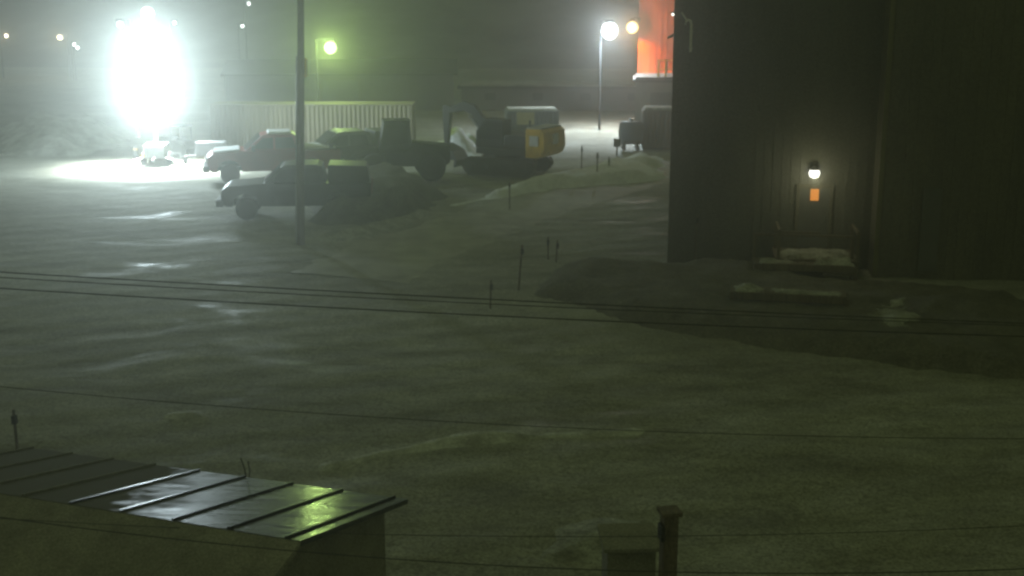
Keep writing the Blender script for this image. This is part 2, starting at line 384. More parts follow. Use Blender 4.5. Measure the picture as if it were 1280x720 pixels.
def row(n, st): return tuple((j - (n - 1) / 2) * st for j in range(n))
for z, xs_, fr in ((2.5, (0,), .36), (3.2, row(3, .8), .44), (3.95, row(4, .8), .46), (4.7, row(4, .82), .46), (5.45, row(3, .82), .46), (6.2, row(2, .8), .45), (6.95, row(2, .74), .42), (7.65, (0,), .4), (8.3, (0,), .36)):  # extra glowing heads added, stacked in the teardrop outline of the glare
    for x in xs_:
        hd = MB().lathe([(fr * 0.3, 0.25), (fr * 0.6, 0.2), (fr * 0.97, 0.0), (fr * 0.97, -0.1)], (x, 0, z), 'y', 20).build('glare_head', 'dark_steel', t, True)
        MB().lathe([(fr, -0.1), (fr, -0.13), (fr * 0.7, -0.19), (0.02, -0.21)], (x, 0, z), 'y', 20).build('lens', 'e_white', hd, True)
    if len(xs_) > 1: MB().tube([(xs_[0], 0.26, z), (xs_[-1], 0.26, z)], 0.04).build('crossbar', 'galv', t)
for x, z, pw in ((0, 3.9, 0.58), (0, 6.6, 0.42)):
    point_light(t, (x, -1.1, z), P_FLOOD * pw, (0.76, 0.93, 1.0), 0.6)
sl = bpy.data.lights.new('pool_light', 'SPOT'); sl.energy = P_POOL; sl.color = (0.9, 0.98, 0.95); sl.shadow_soft_size = 0.4; sl.spot_size = R(132); sl.spot_blend = 0.5
so = bpy.data.objects.new('pool_light', sl); COL.objects.link(so); so.parent = t; so.location = (0, -0.7, 3.4)
def lamp_at(u, v, Y, label, glow, power, **k):
    p = at(u, v, Y); g = k.pop('gz', 0.0)
    return street_lamp((p.x, p.y, g), p.z, label, glow, power, **k)
wl = None
def down_light(parent, loc, power, col, ang):
    l = bpy.data.lights.new('hood_light', 'SPOT'); l.energy = power; l.color = col; l.shadow_soft_size = 0.3; l.spot_size = R(ang); l.spot_blend = 0.6
    o = bpy.data.objects.new('hood_light', l); COL.objects.link(o); o.parent = parent; o.location = loc
lamp_at(413, 54, 79, 'street lamp glowing pale green above the tan shipping container', 'e_green', (P_GREEN, GREEN), side=1, lens_r=0.4)
wl = lamp_at(762, 30, 88, 'bright bluish white street lamp left of the orange lit wall', 'e_white', (P_WHITE, WHITE), side=1, arm=0.6, lens_r=0.6)
down_light(wl, (0.6, -0.8, at(762, 30, 88).z - 0.9), 11000, (0.75, 0.9, 1.0), 150)
lamp_at(8, 44, 150, 'dim warm street lamp at the far left edge of the yard', 'e_warm', (220, WARM), side=1, arm=0.8, lens_r=0.22, gz=-1)
lamp_at(75, 45, 150, 'dim warm street lamp between the left edge and the floodlight', 'e_warm', (300, WARM), side=-1, arm=0.8, lens_r=0.3, gz=-1)
lamp_at(150, 29, 84, 'bright white street lamp just above left of the floodlight', 'e_white', None, side=-1, arm=0.7, lens_r=0.22)
for u, v, lb in ((93, 55, 'small white lamp on a pole, upper of a close pair left of the floodlight'),
                 (97, 59, 'small white lamp on a pole, lower of a close pair left of the floodlight'),
                 (303, 32, 'tiny white distant lamp, lower of the pair just left of the utility pole'),
                 (311, 4, 'tiny white distant lamp, upper of the pair just left of the utility pole'),
                 (218, 28, 'tiny white distant lamp right of the floodlight glare'),
                 (366, 80, 'tiny dim lamp low beside the utility pole')
                 ):
    lamp_at(u, v, 145, lb, 'e_small', None, side=1 if u < 600 else -1, arm=0.5, lens_r=0.12 if v > 70 else 0.19, group='distant lamps', gz=-1)

# ------------------------------------------------------------------ orange building with a sodium lamp, its annex and rails
OB = at(799, 95, 90); oy = OB.y
t = empty('orange_building', (OB.x, oy, 0), R(-6), 'tall rust orange building wall lit by a sodium lamp', 'building')
wb = MB()
wb.box((0, 0, -0.2), (14, 12, 10.4))
for i in range(34): wb.box((0.2 + i * 0.4, -0.05, 0.1), (0.34 + i * 0.4, -0.002, 10.3))
wb.build('wall', 'orange_wall', t)
MB().box((-0.3, -0.3, 10.402), (14.3, 12.3, 10.6)).build('roof', 'roof_dark', t)
MB().box((-0.12, -0.12, 0), (-0.002, 0.1, 10.3)).build('corner_trim', 'orange_wall', t)
p = at(792, 30, oy - 0.9)
lt = empty('wall_lamp', (p.x + 0.45, oy - 0.1, p.z), R(-6), 'orange sodium lamp on a bracket at the edge of the orange wall', 'wall lamp')
MB().tube([(0.0, -0.02, 0.3), (-0.3, -0.4, 0.45), (-0.45, -0.7, 0.35)], 0.035, 8).box((-0.1, -0.06, 0.15), (0.1, 0.0, 0.45)).build('bracket', 'dark_steel', lt)
hd = MB().box((-0.65, -1.0, 0.2), (-0.25, -0.65, 0.4), 0.04, top=(0.7, 0.7)).build('lamp_head', 'dark_steel', lt)
MB().lathe([(max(0.01, 0.42 * math.sin(PI * k / 10)), -0.42 * math.cos(PI * k / 10)) for k in range(11)], (-0.45, -0.82, -0.24), seg=18).build('glow_globe', 'e_sodium', hd, True)  # oversized ball, the lamp's glare built into its shape
point_light(lt, (-0.5, -1.4, -0.3), P_SODIUM * 0.35, SODIUM, 0.12)
down_light(lt, (-0.2, -0.9, -0.75), P_SODIUM, SODIUM, 150)

AN = at(790, 140, 86)
t = empty('loading_annex', (AN.x, 84, 0), R(-6), 'low grey annex with a dark flat roof below the orange wall', 'annex')
MB().box((0, 0, -0.2), (9, 4.8, 3.65)).build('wall', 'concrete', t)
MB().box((-0.2, -0.25, 3.652), (9.2, 5, 3.85), 0.03).build('roof', 'roof_dark', t)
MB().box((0.0, -0.1, 3.852), (9.0, 4.9, 3.98), 0.05).build('roof_felt', 'roof_dark', t)
for i in range(3): MB().box((1.0 + i * 2.4, -0.06, 0.2), (2.6 + i * 2.4, -0.003, 3.0)).build('door', 'grey_paint', t)
rp = at(823, 90, 84.6)
t = empty('yellow_railing', (rp.x, 84.6, 3.98), R(-6), 'short yellow lit guard railing on the annex roof by the orange wall', 'railing')
for x in (0, 0.5, 1.3): MB().box((x - 0.07, -0.05, -0.05), (x + 0.07, 0.05, 1.15), 0.01).build('post', 'yellow_rail', t)
for z in (0.5, 1.1): MB().box((0.071, -0.03, z - 0.05), (1.229, 0.03, z + 0.04)).build('rail', 'yellow_rail', t)

# ------------------------------------------------------------------ long low dark shed in the distance
SH = gp(575, 141)
t = empty('long_shed', (SH.x, SH.y + 3, 0), R(-2), 'long low dark shed with snow along its flat roof behind the excavator', 'shed')
b = MB().box((0, 0, -0.2), (17.5, 5, 1.75))
for i in range(50): b.box((0.15 + i * 0.35, -0.04, 0), (0.27 + i * 0.35, -0.002, 1.72))
b.build('wall', 'wall_dark', t)
MB().box((-0.3, -0.4, 1.752), (17.8, 5.3, 1.98), 0.03).build('roof', 'roof_dark', t)
MB().box((-0.1, -0.2, 1.982), (17.6, 5.1, 2.12), 0.05).build('snow_cover', 'dirty_snow', t)
for i in range(4): MB().box((2.0 + i * 4, -0.06, 0.8), (2.9 + i * 4, -0.045, 1.4)).build('window', 'glass', t)
SH2 = gp(285, 138)
t = empty('long_shed', (SH2.x, 104, 0), R(3), 'long low grey shed far behind the tan shipping container', 'shed')
b = MB().box((0, 0, -0.2), (19, 6, 3.0))
for i in range(47): b.box((0.15 + i * 0.4, -0.04, 0), (0.27 + i * 0.4, -0.002, 2.95))
b.build('wall', 'grey_paint', t)
MB().prism([(-0.4, 2.9), (3, 3.9), (6.4, 2.9), (6.4, 3.05), (3, 4.1), (-0.4, 3.05)], -0.3, 19.3, axis='x').build('roof', 'roof_dark', t)
MB().box((8, -0.07, 0), (11, -0.043, 2.5)).build('door', 'crate_blue', t)

# ------------------------------------------------------------------ shipping containers
def container(loc, rz, L_, H_, m, label, snow=False, group='shipping containers', endm=None):
    t = empty('shipping_container', loc, rz, label, 'container', group)
    W_ = 2.44
    n = int(L_ / 0.28); pr = []
    x = 0.16
    st = (L_ - 0.32) / n
    pr.append((0.16, 0.06))
    for i in range(n):
        a = 0.16 + i * st
        pr += [(a + st * 0.05, 0.06), (a + st * 0.3, 0.1), (a + st * 0.55, 0.1), (a + st * 0.8, 0.06)]
    pr.append((L_ - 0.16, 0.06))
    back = [(q[0], W_ - q[1]) for q in pr[::-1]]
    MB().prism(pr + back, 0.17, H_ - 0.12, axis='z').build('corrugated_sides', m, t)
    f = MB()
    for x in (0, L_ - 0.16):
        for y in (0, W_ - 0.16): f.box((x, y, 0.0), (x + 0.16, y + 0.16, H_), 0.01)
    for y in (0.005, W_ - 0.125):
        f.box((0.161, y, 0.02), (L_ - 0.161, y + 0.12, 0.168)); f.box((0.161, y, H_ - 0.119), (L_ - 0.161, y + 0.12, H_ - 0.01))
    for x in (0.005, L_ - 0.125):
        f.box((x, 0.161, 0.02), (x + 0.12, W_ - 0.161, 0.168)); f.box((x, 0.161, H_ - 0.119), (x + 0.12, W_ - 0.161, H_ - 0.01))
    f.build('frame', m, t)
    MB().box((0.126, 0.126, H_ - 0.118), (L_ - 0.126, W_ - 0.126, H_ - 0.03)).build('roof', m, t)
    for s in (0, 1):
        d = MB().box((-0.03, 0.17 + s * 1.06, 0.18), (0.03, 1.2 + s * 1.06, H_ - 0.14), 0.01).build('door', endm or m, t)
        MB().tube([(-0.06, 0.45 + s * 1.0, 0.2), (-0.06, 0.45 + s * 1.0, H_ - 0.16)], 0.02, 6).build('lock_rod', 'galv', d)
    if snow:
        b = MB().box((0.05, 0.05, H_ + 0.002), (L_ - 0.05, W_ - 0.05, H_ + 0.14), 0.06, top=(0.97, 0.85)).build('snow_cover', 'drift', t)
    return t
a, b_ = gp(265, 191), gp(522, 191)
container((a.x, a.y, 0.02), math.atan2(b_.y - a.y, b_.x - a.x), 12.19, 2.9, 'yellow_steel', 'long tan yellow corrugated shipping container behind the parked trucks')
a = gp(803, 187); container((a.x, a.y, 0.05), R(-4), 6.06, 2.35, 'wall_brown', 'dark brown shipping container with snow on top beside the dark building', True)
a = gp(634, 176); container((a.x, a.y, 0.02), R(4), 3.4, 1.9, 'crate_blue', 'short blue grey container with snow on top behind the excavator cab', True, endm='crate_blue')
a = at(644, 160, 80.0)
t = empty('site_board', (a.x + 0.1, 80.4, 0), R(2), 'small square pale yellow board standing behind the excavator', 'board')
MB().box((0, 0, 1.15), (1.15, 0.05, 1.95), 0.01).build('panel', 'tan', t)
for x in (0.15, 1.0): MB().box((x - 0.04, 0.052, -0.1), (x + 0.04, 0.12, 1.9)).build('leg', 'wood', t)

# fuel tank
a = gp(772, 189)
t = empty('fuel_tank', (a.x + 0.2, a.y + 1, 0), R(3), 'blue grey fuel tank on skids left of the dark brown container', 'fuel tank')
MB().lathe([(0.2, -0.05), (0.6, 0.02), (0.72, 0.12), (0.72, 1.28), (0.6, 1.38), (0.2, 1.45)], (0, 0, 1.02), 'x', 20).build('tank', 'crate_blue', t, True)
for x in (0.25, 1.1): MB().prism([(-0.65, 0), (0.65, 0), (0.5, 0.55), (-0.5, 0.55)], x - 0.06, x + 0.06, axis='x').build('cradle', 'dark_steel', t)
MB().lathe([(0.12, 0), (0.12, 0.15), (0.16, 0.16), (0.16, 0.22)], (0.7, 0, 1.72)).build('filler_cap', 'galv', t)

# ------------------------------------------------------------------ pickups
def wheel(parent, x, y, z, r, w, name='wheel', rimm='galv'):
    s = 1 if y > 0 else -1
    o = MB().lathe([(r * 0.55, -w / 2), (r * 0.93, -w / 2), (r, -w * 0.3), (r, w * 0.3), (r * 0.93, w / 2), (r * 0.55, w / 2)], (x, y, z), 'y', 22).build(name, 'rubber', parent, True)
    MB().lathe([(r * 0.15, -w * 0.3), (r * 0.54, -w * 0.42), (r * 0.54, w * 0.42), (r * 0.15, w * 0.3)], (x, y, z), 'y', 16).build('rim', rimm, o)
def pickup(loc, rz, paint, label, snow=True, lift=0.0, flatbed=False, scale=1.0, cap=False):
    t = empty('pickup_truck', loc, rz, label, 'pickup truck', 'pickup trucks parked in the yard')
    t.scale = (scale,) * 3
    g = lift; w = 0.98; r = 0.42
    # lower body with wheel arches, forward = +x
    def arch(cx):
        return [(cx + 0.52 * math.cos(a), g + 0.42 + 0.5 * math.sin(a)) for a in [PI * k / 8 for k in range(9)]]
    pr = [(-2.85, g + 0.6)] + [(-2.2, g + 0.48)][:0] + arch(-1.65)[::-1] + arch(1.85)[::-1] + [(2.62, g + 0.42), (2.78, g + 0.6), (2.76, g + 1.05), (2.55, g + 1.2), (1.15, g + 1.3), (-0.55, g + 1.3), (-0.6, g + 1.26), (-2.9, g + 1.26)]
    MB().prism(pr, -w, w, 0.03).build('body', paint, t)
    MB().box((-2.5, -0.4, g + 0.4), (2.4, 0.4, g + 0.58)).build('chassis', 'dark_steel', t)
    cab = [(1.2, g + 1.28), (0.45, g + 1.93), (0.2, g + 1.98), (-0.85, g + 1.98), (-1.05, g + 1.9), (-1.2, g + 1.28)]
    MB().prism(cab, -0.84, 0.84, 0.05).build('cab', paint, t)
    MB().prism([(1.16, g + 1.345), (0.52, g + 1.9), (0.545, g + 1.925), (1.205, g + 1.35)], -0.74, 0.74).build('windshield', 'glass', t)
    for s in (-1, 1):
        wn = MB()
        for (p0, p1, q1, q0) in (((0.9, 1.36), (0.42, 1.82), (-0.02, 1.84), (-0.02, 1.36)), ((-0.12, 1.36), (-0.12, 1.84), (-0.85, 1.84), (-1.0, 1.36))):
            y0, y1 = (0.842 * s, 0.856 * s)
            MB_pts = [(p0[0], g + p0[1]), (p1[0], g + p1[1]), (q1[0], g + q1[1]), (q0[0], g + q0[1])]
            MB().prism(MB_pts, y0, y1).build('side_window', 'glass', t)
        MB().box((0.75, s * 0.99, g + 1.33), (0.9, s * 1.22, g + 1.55), 0.02).build('mirror', 'black_paint', t)
        MB().box((2.68, s * 0.72 - 0.2, g + 0.85), (2.795, s * 0.72 + 0.2, g + 1.03), 0.02).build('headlight', 'white_paint', t)
        MB().box((-2.93, s * 0.86 - 0.08, g + 0.85), (-2.902, s * 0.86 + 0.08, g + 1.2)).build('tail_light', 'red_paint', t)
        for x in (1.85, -1.65): wheel(t, x, s * 0.84, r, r, 0.27)
    MB().box((2.74, -0.5, g + 0.72), (2.8, 0.5, g + 1.03), 0.01).build('grille', 'dark_steel', t)
    MB().box((2.7, -1.0, g + 0.42), (2.98, 1.0, g + 0.68), 0.05).build('front_bumper', 'dark_steel', t)
    MB().box((-3.05, -0.95, g + 0.48), (-2.91, 0.95, g + 0.66), 0.03).build('rear_bumper', 'dark_steel', t)
    MB().box((-2.8, -0.8, g + 1.262), (-1.28, 0.8, g + 1.30)).build('bed_cover', 'black_paint', t)
    if cap:
        MB().prism([(-2.85, g + 1.31), (-2.75, g + 1.9), (-1.27, g + 1.96), (-1.24, g + 1.31)], -0.86, 0.86, 0.05).build('bed_cap', paint, t)
    if snow:
        MB().box((1.4, -0.85, g + 1.26), (2.5, 0.8, g + 1.33), 0.03, rot=Matrix.Rotation(R(4), 3, 'Y')).build('hood_snow', 'snow', t)
        MB().box((-0.85, -0.75, g + 1.982), (0.2, 0.75, g + 2.06), 0.03, top=(0.9, 0.85)).build('roof_snow', 'snow', t)
        MB().box((-2.75, -0.8, g + 1.302), (-1.3, 0.8, g + 1.42), 0.05, top=(0.9, 0.85)).build('bed_snow', 'snow', t) if not cap else None
    return t
a = gp(340, 226); pickup((a.x, a.y + 0.4, 0), R(180 + 13), M['red_paint'], 'tall red pickup truck with snow on its hood, facing the floodlight', True, 0.1, scale=1.17)
a = gp(368, 273); pickup((a.x, a.y + 0.8, 0), R(180 + 6), M['black_paint'], 'black pickup truck with a bed cap beside the foot of the utility pole', False, 0.1, cap=True, scale=1.1)
a = gp(428, 222); pickup((a.x, a.y + 0.6, 0), R(180 + 22), M['grey_paint'], 'dark grey pickup truck behind the utility pole, right of the red one', False, 0.12, cap=True, scale=1.15)

# ------------------------------------------------------------------ wheel loader
a = gp(490, 226)
t = empty('wheel_loader', (a.x, a.y + 0.6, 0), R(180 + 10), 'dark wheel loader with its bucket down left of the excavator bucket', 'wheel loader')
MB().prism([(-2.9, 0.9), (-2.9, 1.75), (-1.0, 1.95), (-0.6, 1.5), (1.2, 1.4), (1.2, 0.75), (-2.6, 0.7)], -0.75, 0.75, 0.06).build('body', 'dark_steel', t)
cb = MB().prism([(-0.95, 1.9), (-0.85, 3.0), (0.45, 3.0), (0.75, 1.4), (-0.6, 1.4)], -0.68, 0.68, 0.05).build('cab', 'black_paint', t)
for s in (-1, 1):
    MB().prism([(-0.75, 1.95), (-0.7, 2.85), (0.35, 2.85), (0.55, 1.8)], s * 0.682, s * 0.695).build('side_window', 'glass', t)
    MB().tube([(0.6, s * 0.45, 1.5), (1.9, s * 0.45, 1.2), (2.6, s * 0.45, 0.55)], 0.12, 8).build('lift_arm', 'dark_steel', t)
    for x in (-1.9, 1.0): wheel(t, x, s * 0.95, 0.72, 0.72, 0.5)
    MB().lathe([(0.05, 0), (0.05, 0.03)], (-2.93, s * 0.5, 1.55), 'x', 8).build('tail_light', 'white_paint', t)
MB().box((-0.9, -0.72, 3.002), (0.5, 0.72, 3.08), 0.03).build('roof', 'black_paint', t)
MB().prism([(2.5, 0.15), (2.45, 1.1), (2.55, 1.15), (2.75, 0.4), (3.5, 0.12), (3.5, 0.04), (2.6, 0.04)], -1.25, 1.25, 0.02).build('bucket', 'dark_steel', t)

# ------------------------------------------------------------------ excavator
a = gp(640, 219)
t = empty('excavator', (a.x - 0.2, a.y + 0.9, 0.06), R(180 - 22), 'yellow tracked excavator with a pale square mark on its counterweight', 'excavator')
for s in (-1, 1):
    pr = [(-2.0, 0.15), (-1.75, 0.0), (1.75, 0.0), (2.0, 0.15), (2.15, 0.45), (2.0, 0.75), (1.75, 0.88), (-1.75, 0.88), (-2.0, 0.75), (-2.15, 0.45)]
    tr = MB().prism(pr, s * 1.35 - 0.28, s * 1.35 + 0.28, 0.03)
    for k in range(22):
        x = -1.75 + k * 3.5 / 21
        tr.box((x - 0.06, s * 1.35 - 0.3, 0.882), (x + 0.06, s * 1.35 + 0.3, 0.92)).box((x - 0.06, s * 1.35 - 0.3, -0.04), (x + 0.06, s * 1.35 + 0.3, -0.002))
    trk = tr.build('track', 'dark_steel', t)
    for k in range(5): MB().lathe([(0.06, 0), (0.2, 0.01), (0.2, 0.05), (0.06, 0.07)], (-1.5 + k * 0.75, s * 1.35 + (0.282 if s > 0 else -0.352), 0.42), 'y', 12).build('roller', 'dark_steel', trk)
MB().box((-1.4, -1.05, 0.35), (1.4, 1.05, 0.75), 0.04).lathe([(0.75, 0), (0.75, 0.3)], (0, 0, 0.78)).build('undercarriage', 'dark_steel', t)
t.scale = (0.95, 0.95, 0.97)
U = empty('upper_structure', (0, 0, 0)); U.parent = t; U.rotation_euler = (0, 0, R(-6))
MB().box((-2.0, -1.3, 1.08), (1.35, 1.3, 1.4), 0.04).build('deck', 'dark_steel', U)
MB().box((-1.75, -1.28, 1.41), (0.3, 0.2, 2.15), 0.08).box((-1.75, 0.201, 1.41), (-0.4, 1.28, 2.15), 0.08).build('engine_cover', 'dark_steel', U)
cw = MB().prism([(-2.75, 1.15), (-2.95, 1.5), (-2.9, 2.4), (-2.65, 2.55), (-1.76, 2.55), (-1.76, 1.0), (-2.5, 1.0)], -1.32, 1.32, 0.08).build('counterweight', 'digger_yellow', U)
MB().box((-2.98, -0.3, 1.7), (-2.925, 0.35, 2.25), 0.02).build('emblem_plate', 'white_paint', cw)
MB().box((-2.55, 1.322, 1.65), (-2.0, 1.345, 2.2), 0.008).build('emblem_plate', 'white_paint', cw)
MB().box((-2.7, -1.25, 2.552), (-1.8, 1.25, 2.62), 0.03).build('snow_cover', 'dirty_snow', cw)
cab = MB().prism([(-0.35, 1.41), (-0.35, 2.95), (0.95, 3.0), (1.35, 2.3), (1.4, 1.41)], 0.28, 1.27, 0.05).build('cab', 'black_paint', U)
for y0, y1 in ((1.272, 1.285), (0.265, 0.278)): MB().prism([(-0.2, 1.9), (-0.2, 2.8), (0.85, 2.85), (1.2, 2.3), (1.22, 1.9)], y0, y1).build('side_window', 'glass', cab)
MB().tube([(-1.0, -0.7, 2.1), (-1.0, -0.7, 2.8)], 0.06).build('exhaust', 'dark_steel', U)
MB().prism([(0.9, 1.4), (0.6, 1.75), (2.2, 3.55), (2.9, 3.75), (4.1, 3.3), (4.0, 3.05), (2.9, 3.25), (2.4, 3.05), (1.3, 1.5)], -0.35, 0.0, 0.02).build('boom', 'dark_steel', U)
MB().prism([(3.85, 3.45), (4.25, 3.5), (4.3, 3.1), (4.2, 1.2), (4.0, 1.2), (3.8, 3.0)], -0.32, -0.03, 0.02).build('stick', 'dark_steel', U)
MB().tube([(1.2, -0.18, 1.5), (2.6, -0.18, 2.95)], 0.08).build('hydraulic_ram', 'galv', U)
MB().prism([(4.25, 1.35), (4.0, 1.3), (3.35, 1.0), (3.05, 0.5), (3.2, 0.1), (3.3, 0.1), (3.25, 0.5), (3.6, 0.5), (4.3, 0.45), (4.4, 0.9)], -0.85, 0.5, 0.02).build('bucket', 'dark_steel', U)

for ch in list(U.children):                  # the slewed upper parts hang directly on the machine
    ch.parent = t; ch.rotation_euler = (0, 0, R(-6))
bpy.data.objects.remove(U)

# ------------------------------------------------------------------ things under the floodlight
a = gp(218, 197)
t = empty('utility_tractor', (a.x, a.y + 1.0, 0), R(150), 'small tractor with an open cab frame just right under the floodlight', 'tractor')
MB().box((-0.9, -0.4, 0.45), (1.1, 0.4, 0.95), 0.05).build('body', 'grey_paint', t)
MB().box((0.3, -0.35, 0.952), (1.1, 0.35, 1.15), 0.06).build('hood', 'grey_paint', t)
f = MB()
for x in (-0.75, 0.15):
    for y in (-0.4, 0.36): f.box((x, y, 0.952), (x + 0.05, y + 0.05, 1.75))
f.box((-0.8, -0.45, 1.752), (0.25, 0.45, 1.84), 0.02).build('cab_frame', 'dark_steel', t)
MB().box((-0.5, -0.25, 0.952), (-0.1, 0.25, 1.1), 0.03).build('seat', 'black_paint', t)
for s in (-1, 1):
    wheel(t, -0.6, s * 0.52, 0.45, 0.45, 0.24); wheel(t, 0.75, s * 0.5, 0.33, 0.33, 0.2)
a = gp(262, 206)
t = empty('utility_trailer', (a.x + 0.1, a.y + 0.5, 0), R(4), 'small dark box trailer at the left end of the tan container', 'trailer')
MB().box((-0.85, -0.6, 0.5), (0.75, 0.6, 1.25), 0.04).build('box', 'grey_paint', t)
MB().tube([(-0.85, 0, 0.5), (-1.6, 0, 0.42)], 0.05).build('drawbar', 'dark_steel', t)
MB().box((-1.65, -0.1, 0.0), (-1.45, 0.1, 0.4), 0.02).build('jack_foot', 'dark_steel', t)
for s in (-1, 1): wheel(t, 0, s * 0.68, 0.35, 0.35, 0.2)
pl = [(170, 197, 'left'), (179, 206, 'front'), (190, 202, 'right'), (186, 196, 'rear')]
for u, v, lb in pl:
    a = gp(u, v); t = empty('bollard', (a.x, a.y, 0), 0, {'left': 'leftmost short dark bollard in the white light pool', 'front': 'short dark bollard nearest the camera in the white light pool',
        'right': 'rightmost short dark bollard, beside the tractor in the light pool', 'rear': 'short dark bollard farthest back in the white light pool'}[lb], 'bollard', 'bollards under the floodlight')
    MB().lathe([(0.13, -0.1), (0.13, 0.62), (0.1, 0.68), (0.03, 0.7)], (0, 0, 0), seg=14).build('post', 'dark_steel', t)
    MB().lathe([(0.137, 0.45), (0.137, 0.55)], (0, 0, 0), seg=14).build('band', 'digger_yellow', t)

# ------------------------------------------------------------------ utility pole
a = gp(376, 304)
t = empty('utility_pole', (a.x, a.y, 0), 0, 'tall dark wooden utility pole standing in front of the parked trucks', 'utility pole')
t.rotation_euler = (0, R(2.2), 0)
MB().tube([(0, 0, -0.3), (0, 0, 5), (0, 0, 11)], 0.15, 14, 0.115).build('pole', 'wood', t)
MB().box((-1.1, -0.2, 10.3), (1.1, -0.08, 10.45), 0.01).build('crossarm', 'wood', t)
for x in (-1, -0.4, 0.4, 1): MB().lathe([(0.02, 0), (0.05, 0.03), (0.06, 0.1), (0.03, 0.16)], (x, -0.14, 10.452), seg=10).build('insulator', 'white_paint', t)
MB().box((0.145, -0.12, 6.25), (0.24, 0.0, 6.95), 0.01).build('marker_plate', 'yellow_rail', t)
MB().tube([(-0.17, -0.02, 0.0), (-0.15, -0.05, 7.0)], 0.03, 8).build('conduit', 'galv', t)

# ------------------------------------------------------------------ marker stakes
def stake(u, v0, v1, label, m='wood', r=0.035, lean=0.0, z0=0.0):
    g = gp(u, v1, z0); top = at(u, v0, g.y); h = top.z - z0
    t = empty('marker_stake', g, 0, label, 'stake', 'marker stakes along the track')
    MB().tube([(0, 0, -0.2), (lean * 0.5, 0, h * 0.5), (lean, 0, h)], r, 8, r * 0.85).build('stake_post', m, t)
    MB().box((lean - r - 0.012, -r - 0.012, h - 0.3), (lean + r + 0.012, r + 0.012, h - 0.12)).build('reflector_band', 'dark_steel', t)
for u, v0, v1, lb, ln in ((648, 306, 362, 'tallest dark marker stake, left of the gravel bank', 0.12), (613, 350, 384, 'short marker stake where the wires cross, left of the bank', 0.03),
                      (695, 300, 326, 'thin marker stake on the left tip of the gravel bank', 0.05), (685, 296, 322, 'thin marker stake just behind the tip of the gravel bank', 0.0),
                      (727, 182, 220, 'thin marker stake in the snow right of the excavator', 0.0), (746, 190, 224, 'marker stake midway between the excavator and the fuel tank', 0.02),
                      (761, 196, 219, 'short marker stake nearest the fuel tank', 0.0), (868, 268, 330, 'thin stake at the left foot of the dark building', 0.05),
                      (22, 512, 566, 'thin stake at the left edge beyond the wet metal roof', 0.0), (637, 226, 262, 'thin marker stake in front of the excavator tracks', 0.0)):
    stake(u, v0, v1, lb, lean=ln)
a = gp(771, 193)
t = empty('small_sign', (a.x, a.y, 0), R(6), 'small grey sign on a post in front of the fuel tank', 'sign')
MB().tube([(0, 0, -0.1), (0, 0, 0.9)], 0.04).build('post', 'dark_steel', t)
MB().box((-0.22, -0.06, 0.45), (0.22, -0.042, 0.95), 0.01).build('panel', 'grey_paint', t)

# ------------------------------------------------------------------ dark building on the right
BRZ = R(-8.5)
c0 = gp(834, 326)
B = empty('dark_building', (c0.x, c0.y, 0), BRZ, 'large dark corrugated two storey building with a lit doorway', 'building')
Hb = 9.7; LW = 6.9; PR = 1.3
def ribs(mb, x0, x1, y, z0, z1, st=0.3):
    n = int((x1 - x0) / st)
    for i in range(n):
        x = x0 + (i + 0.3) * (x1 - x0) / n; mb.box((x, y - 0.02, z0), (x + st * 0.4, y - 0.002, z1))
w = MB().box((0, 0, -0.3), (LW - 0.002, 14, Hb)); ribs(w, 0.05, LW - 0.1, 0, 0.02, Hb - 0.05); w.build('wall', 'wall_dark', B)
w = MB().box((LW, -PR, -0.3), (LW + 12, 14, Hb + 0.1)); ribs(w, LW + 0.1, LW + 11.9, -PR, 0.02, Hb); w.build('wing_wall', 'wall_brown', B)
MB().box((-0.15, -0.25, Hb + 0.002), (LW - 0.21, 14.2, Hb + 0.16), 0.02).build('roof', 'roof_dark', B)
MB().box((LW - 0.2, -PR - 0.2, Hb + 0.102), (LW + 12.2, 14.2, Hb + 0.28), 0.02).build('roof', 'roof_dark', B)
MB().box((LW - 0.02, -PR - 0.07, 0.0), (LW + 0.14, -PR - 0.047, Hb)).build('corner_trim', 'lamplit_tan', B)  # yellowish strip painting the lamplight on the wing's corner
Minv = B.matrix_basis.inverted() if False else Matrix.Rotation(-BRZ, 4, 'Z') @ Matrix.Translation(-Vector((c0.x, c0.y, 0)))
def on_front(u, v, yl=0.0):
    """local (x, z) where the view ray meets the building's front plane y=yl"""
    o = Minv @ Vector((0, 0, CAM_H)); d = (Matrix.Rotation(-BRZ, 4, 'Z') @ ray(u, v).to_4d()).to_3d()
    t = (yl - o.y) / d.y; p = o + d * t; return p.x, p.z
dx, dz = on_front(1018, 243); DK = 0.62
dr = MB().box((dx - 0.5, -0.08, DK), (dx + 0.5, -0.046, DK + 2.1), 0.01).build('door', 'grey_paint', B)
MB().box((dx - 0.62, -0.1, DK), (dx - 0.502, -0.047, DK + 2.22)).box((dx + 0.502, -0.1, DK), (dx + 0.62, -0.047, DK + 2.22)).box((dx - 0.5, -0.1, DK + 2.102), (dx + 0.5, -0.047, DK + 2.22)).build('door_frame', 'wall_brown', B)
MB().box((dx - 0.14, -0.1, dz - 0.2), (dx + 0.14, -0.082, dz + 0.2), 0.01).build('door_window', 'e_amber', dr)
MB().tube([(dx + 0.36, -0.13, DK + 0.95), (dx + 0.36, -0.13, DK + 1.15)], 0.02, 8).build('handle', 'galv', dr)
x1, z1 = on_front(1150, 290, -PR); x2, z2 = on_front(1178, 235, -PR)
MB().box((x1, -PR - 0.075, z1 - 1.3), (x2, -PR - 0.047, z2), 0.01).build('side_door', 'grey_paint', B)
def world(x, y, z): return Matrix.Rotation(BRZ, 3, 'Z') @ Vector((x, y, z)) + Vector((c0.x, c0.y, 0))
lx, lz = on_front(1018, 216, -0.3)
t = empty('door_lamp', world(lx, 0, lz), BRZ, 'round white lamp on the dark wall above the amber door window', 'wall lamp')
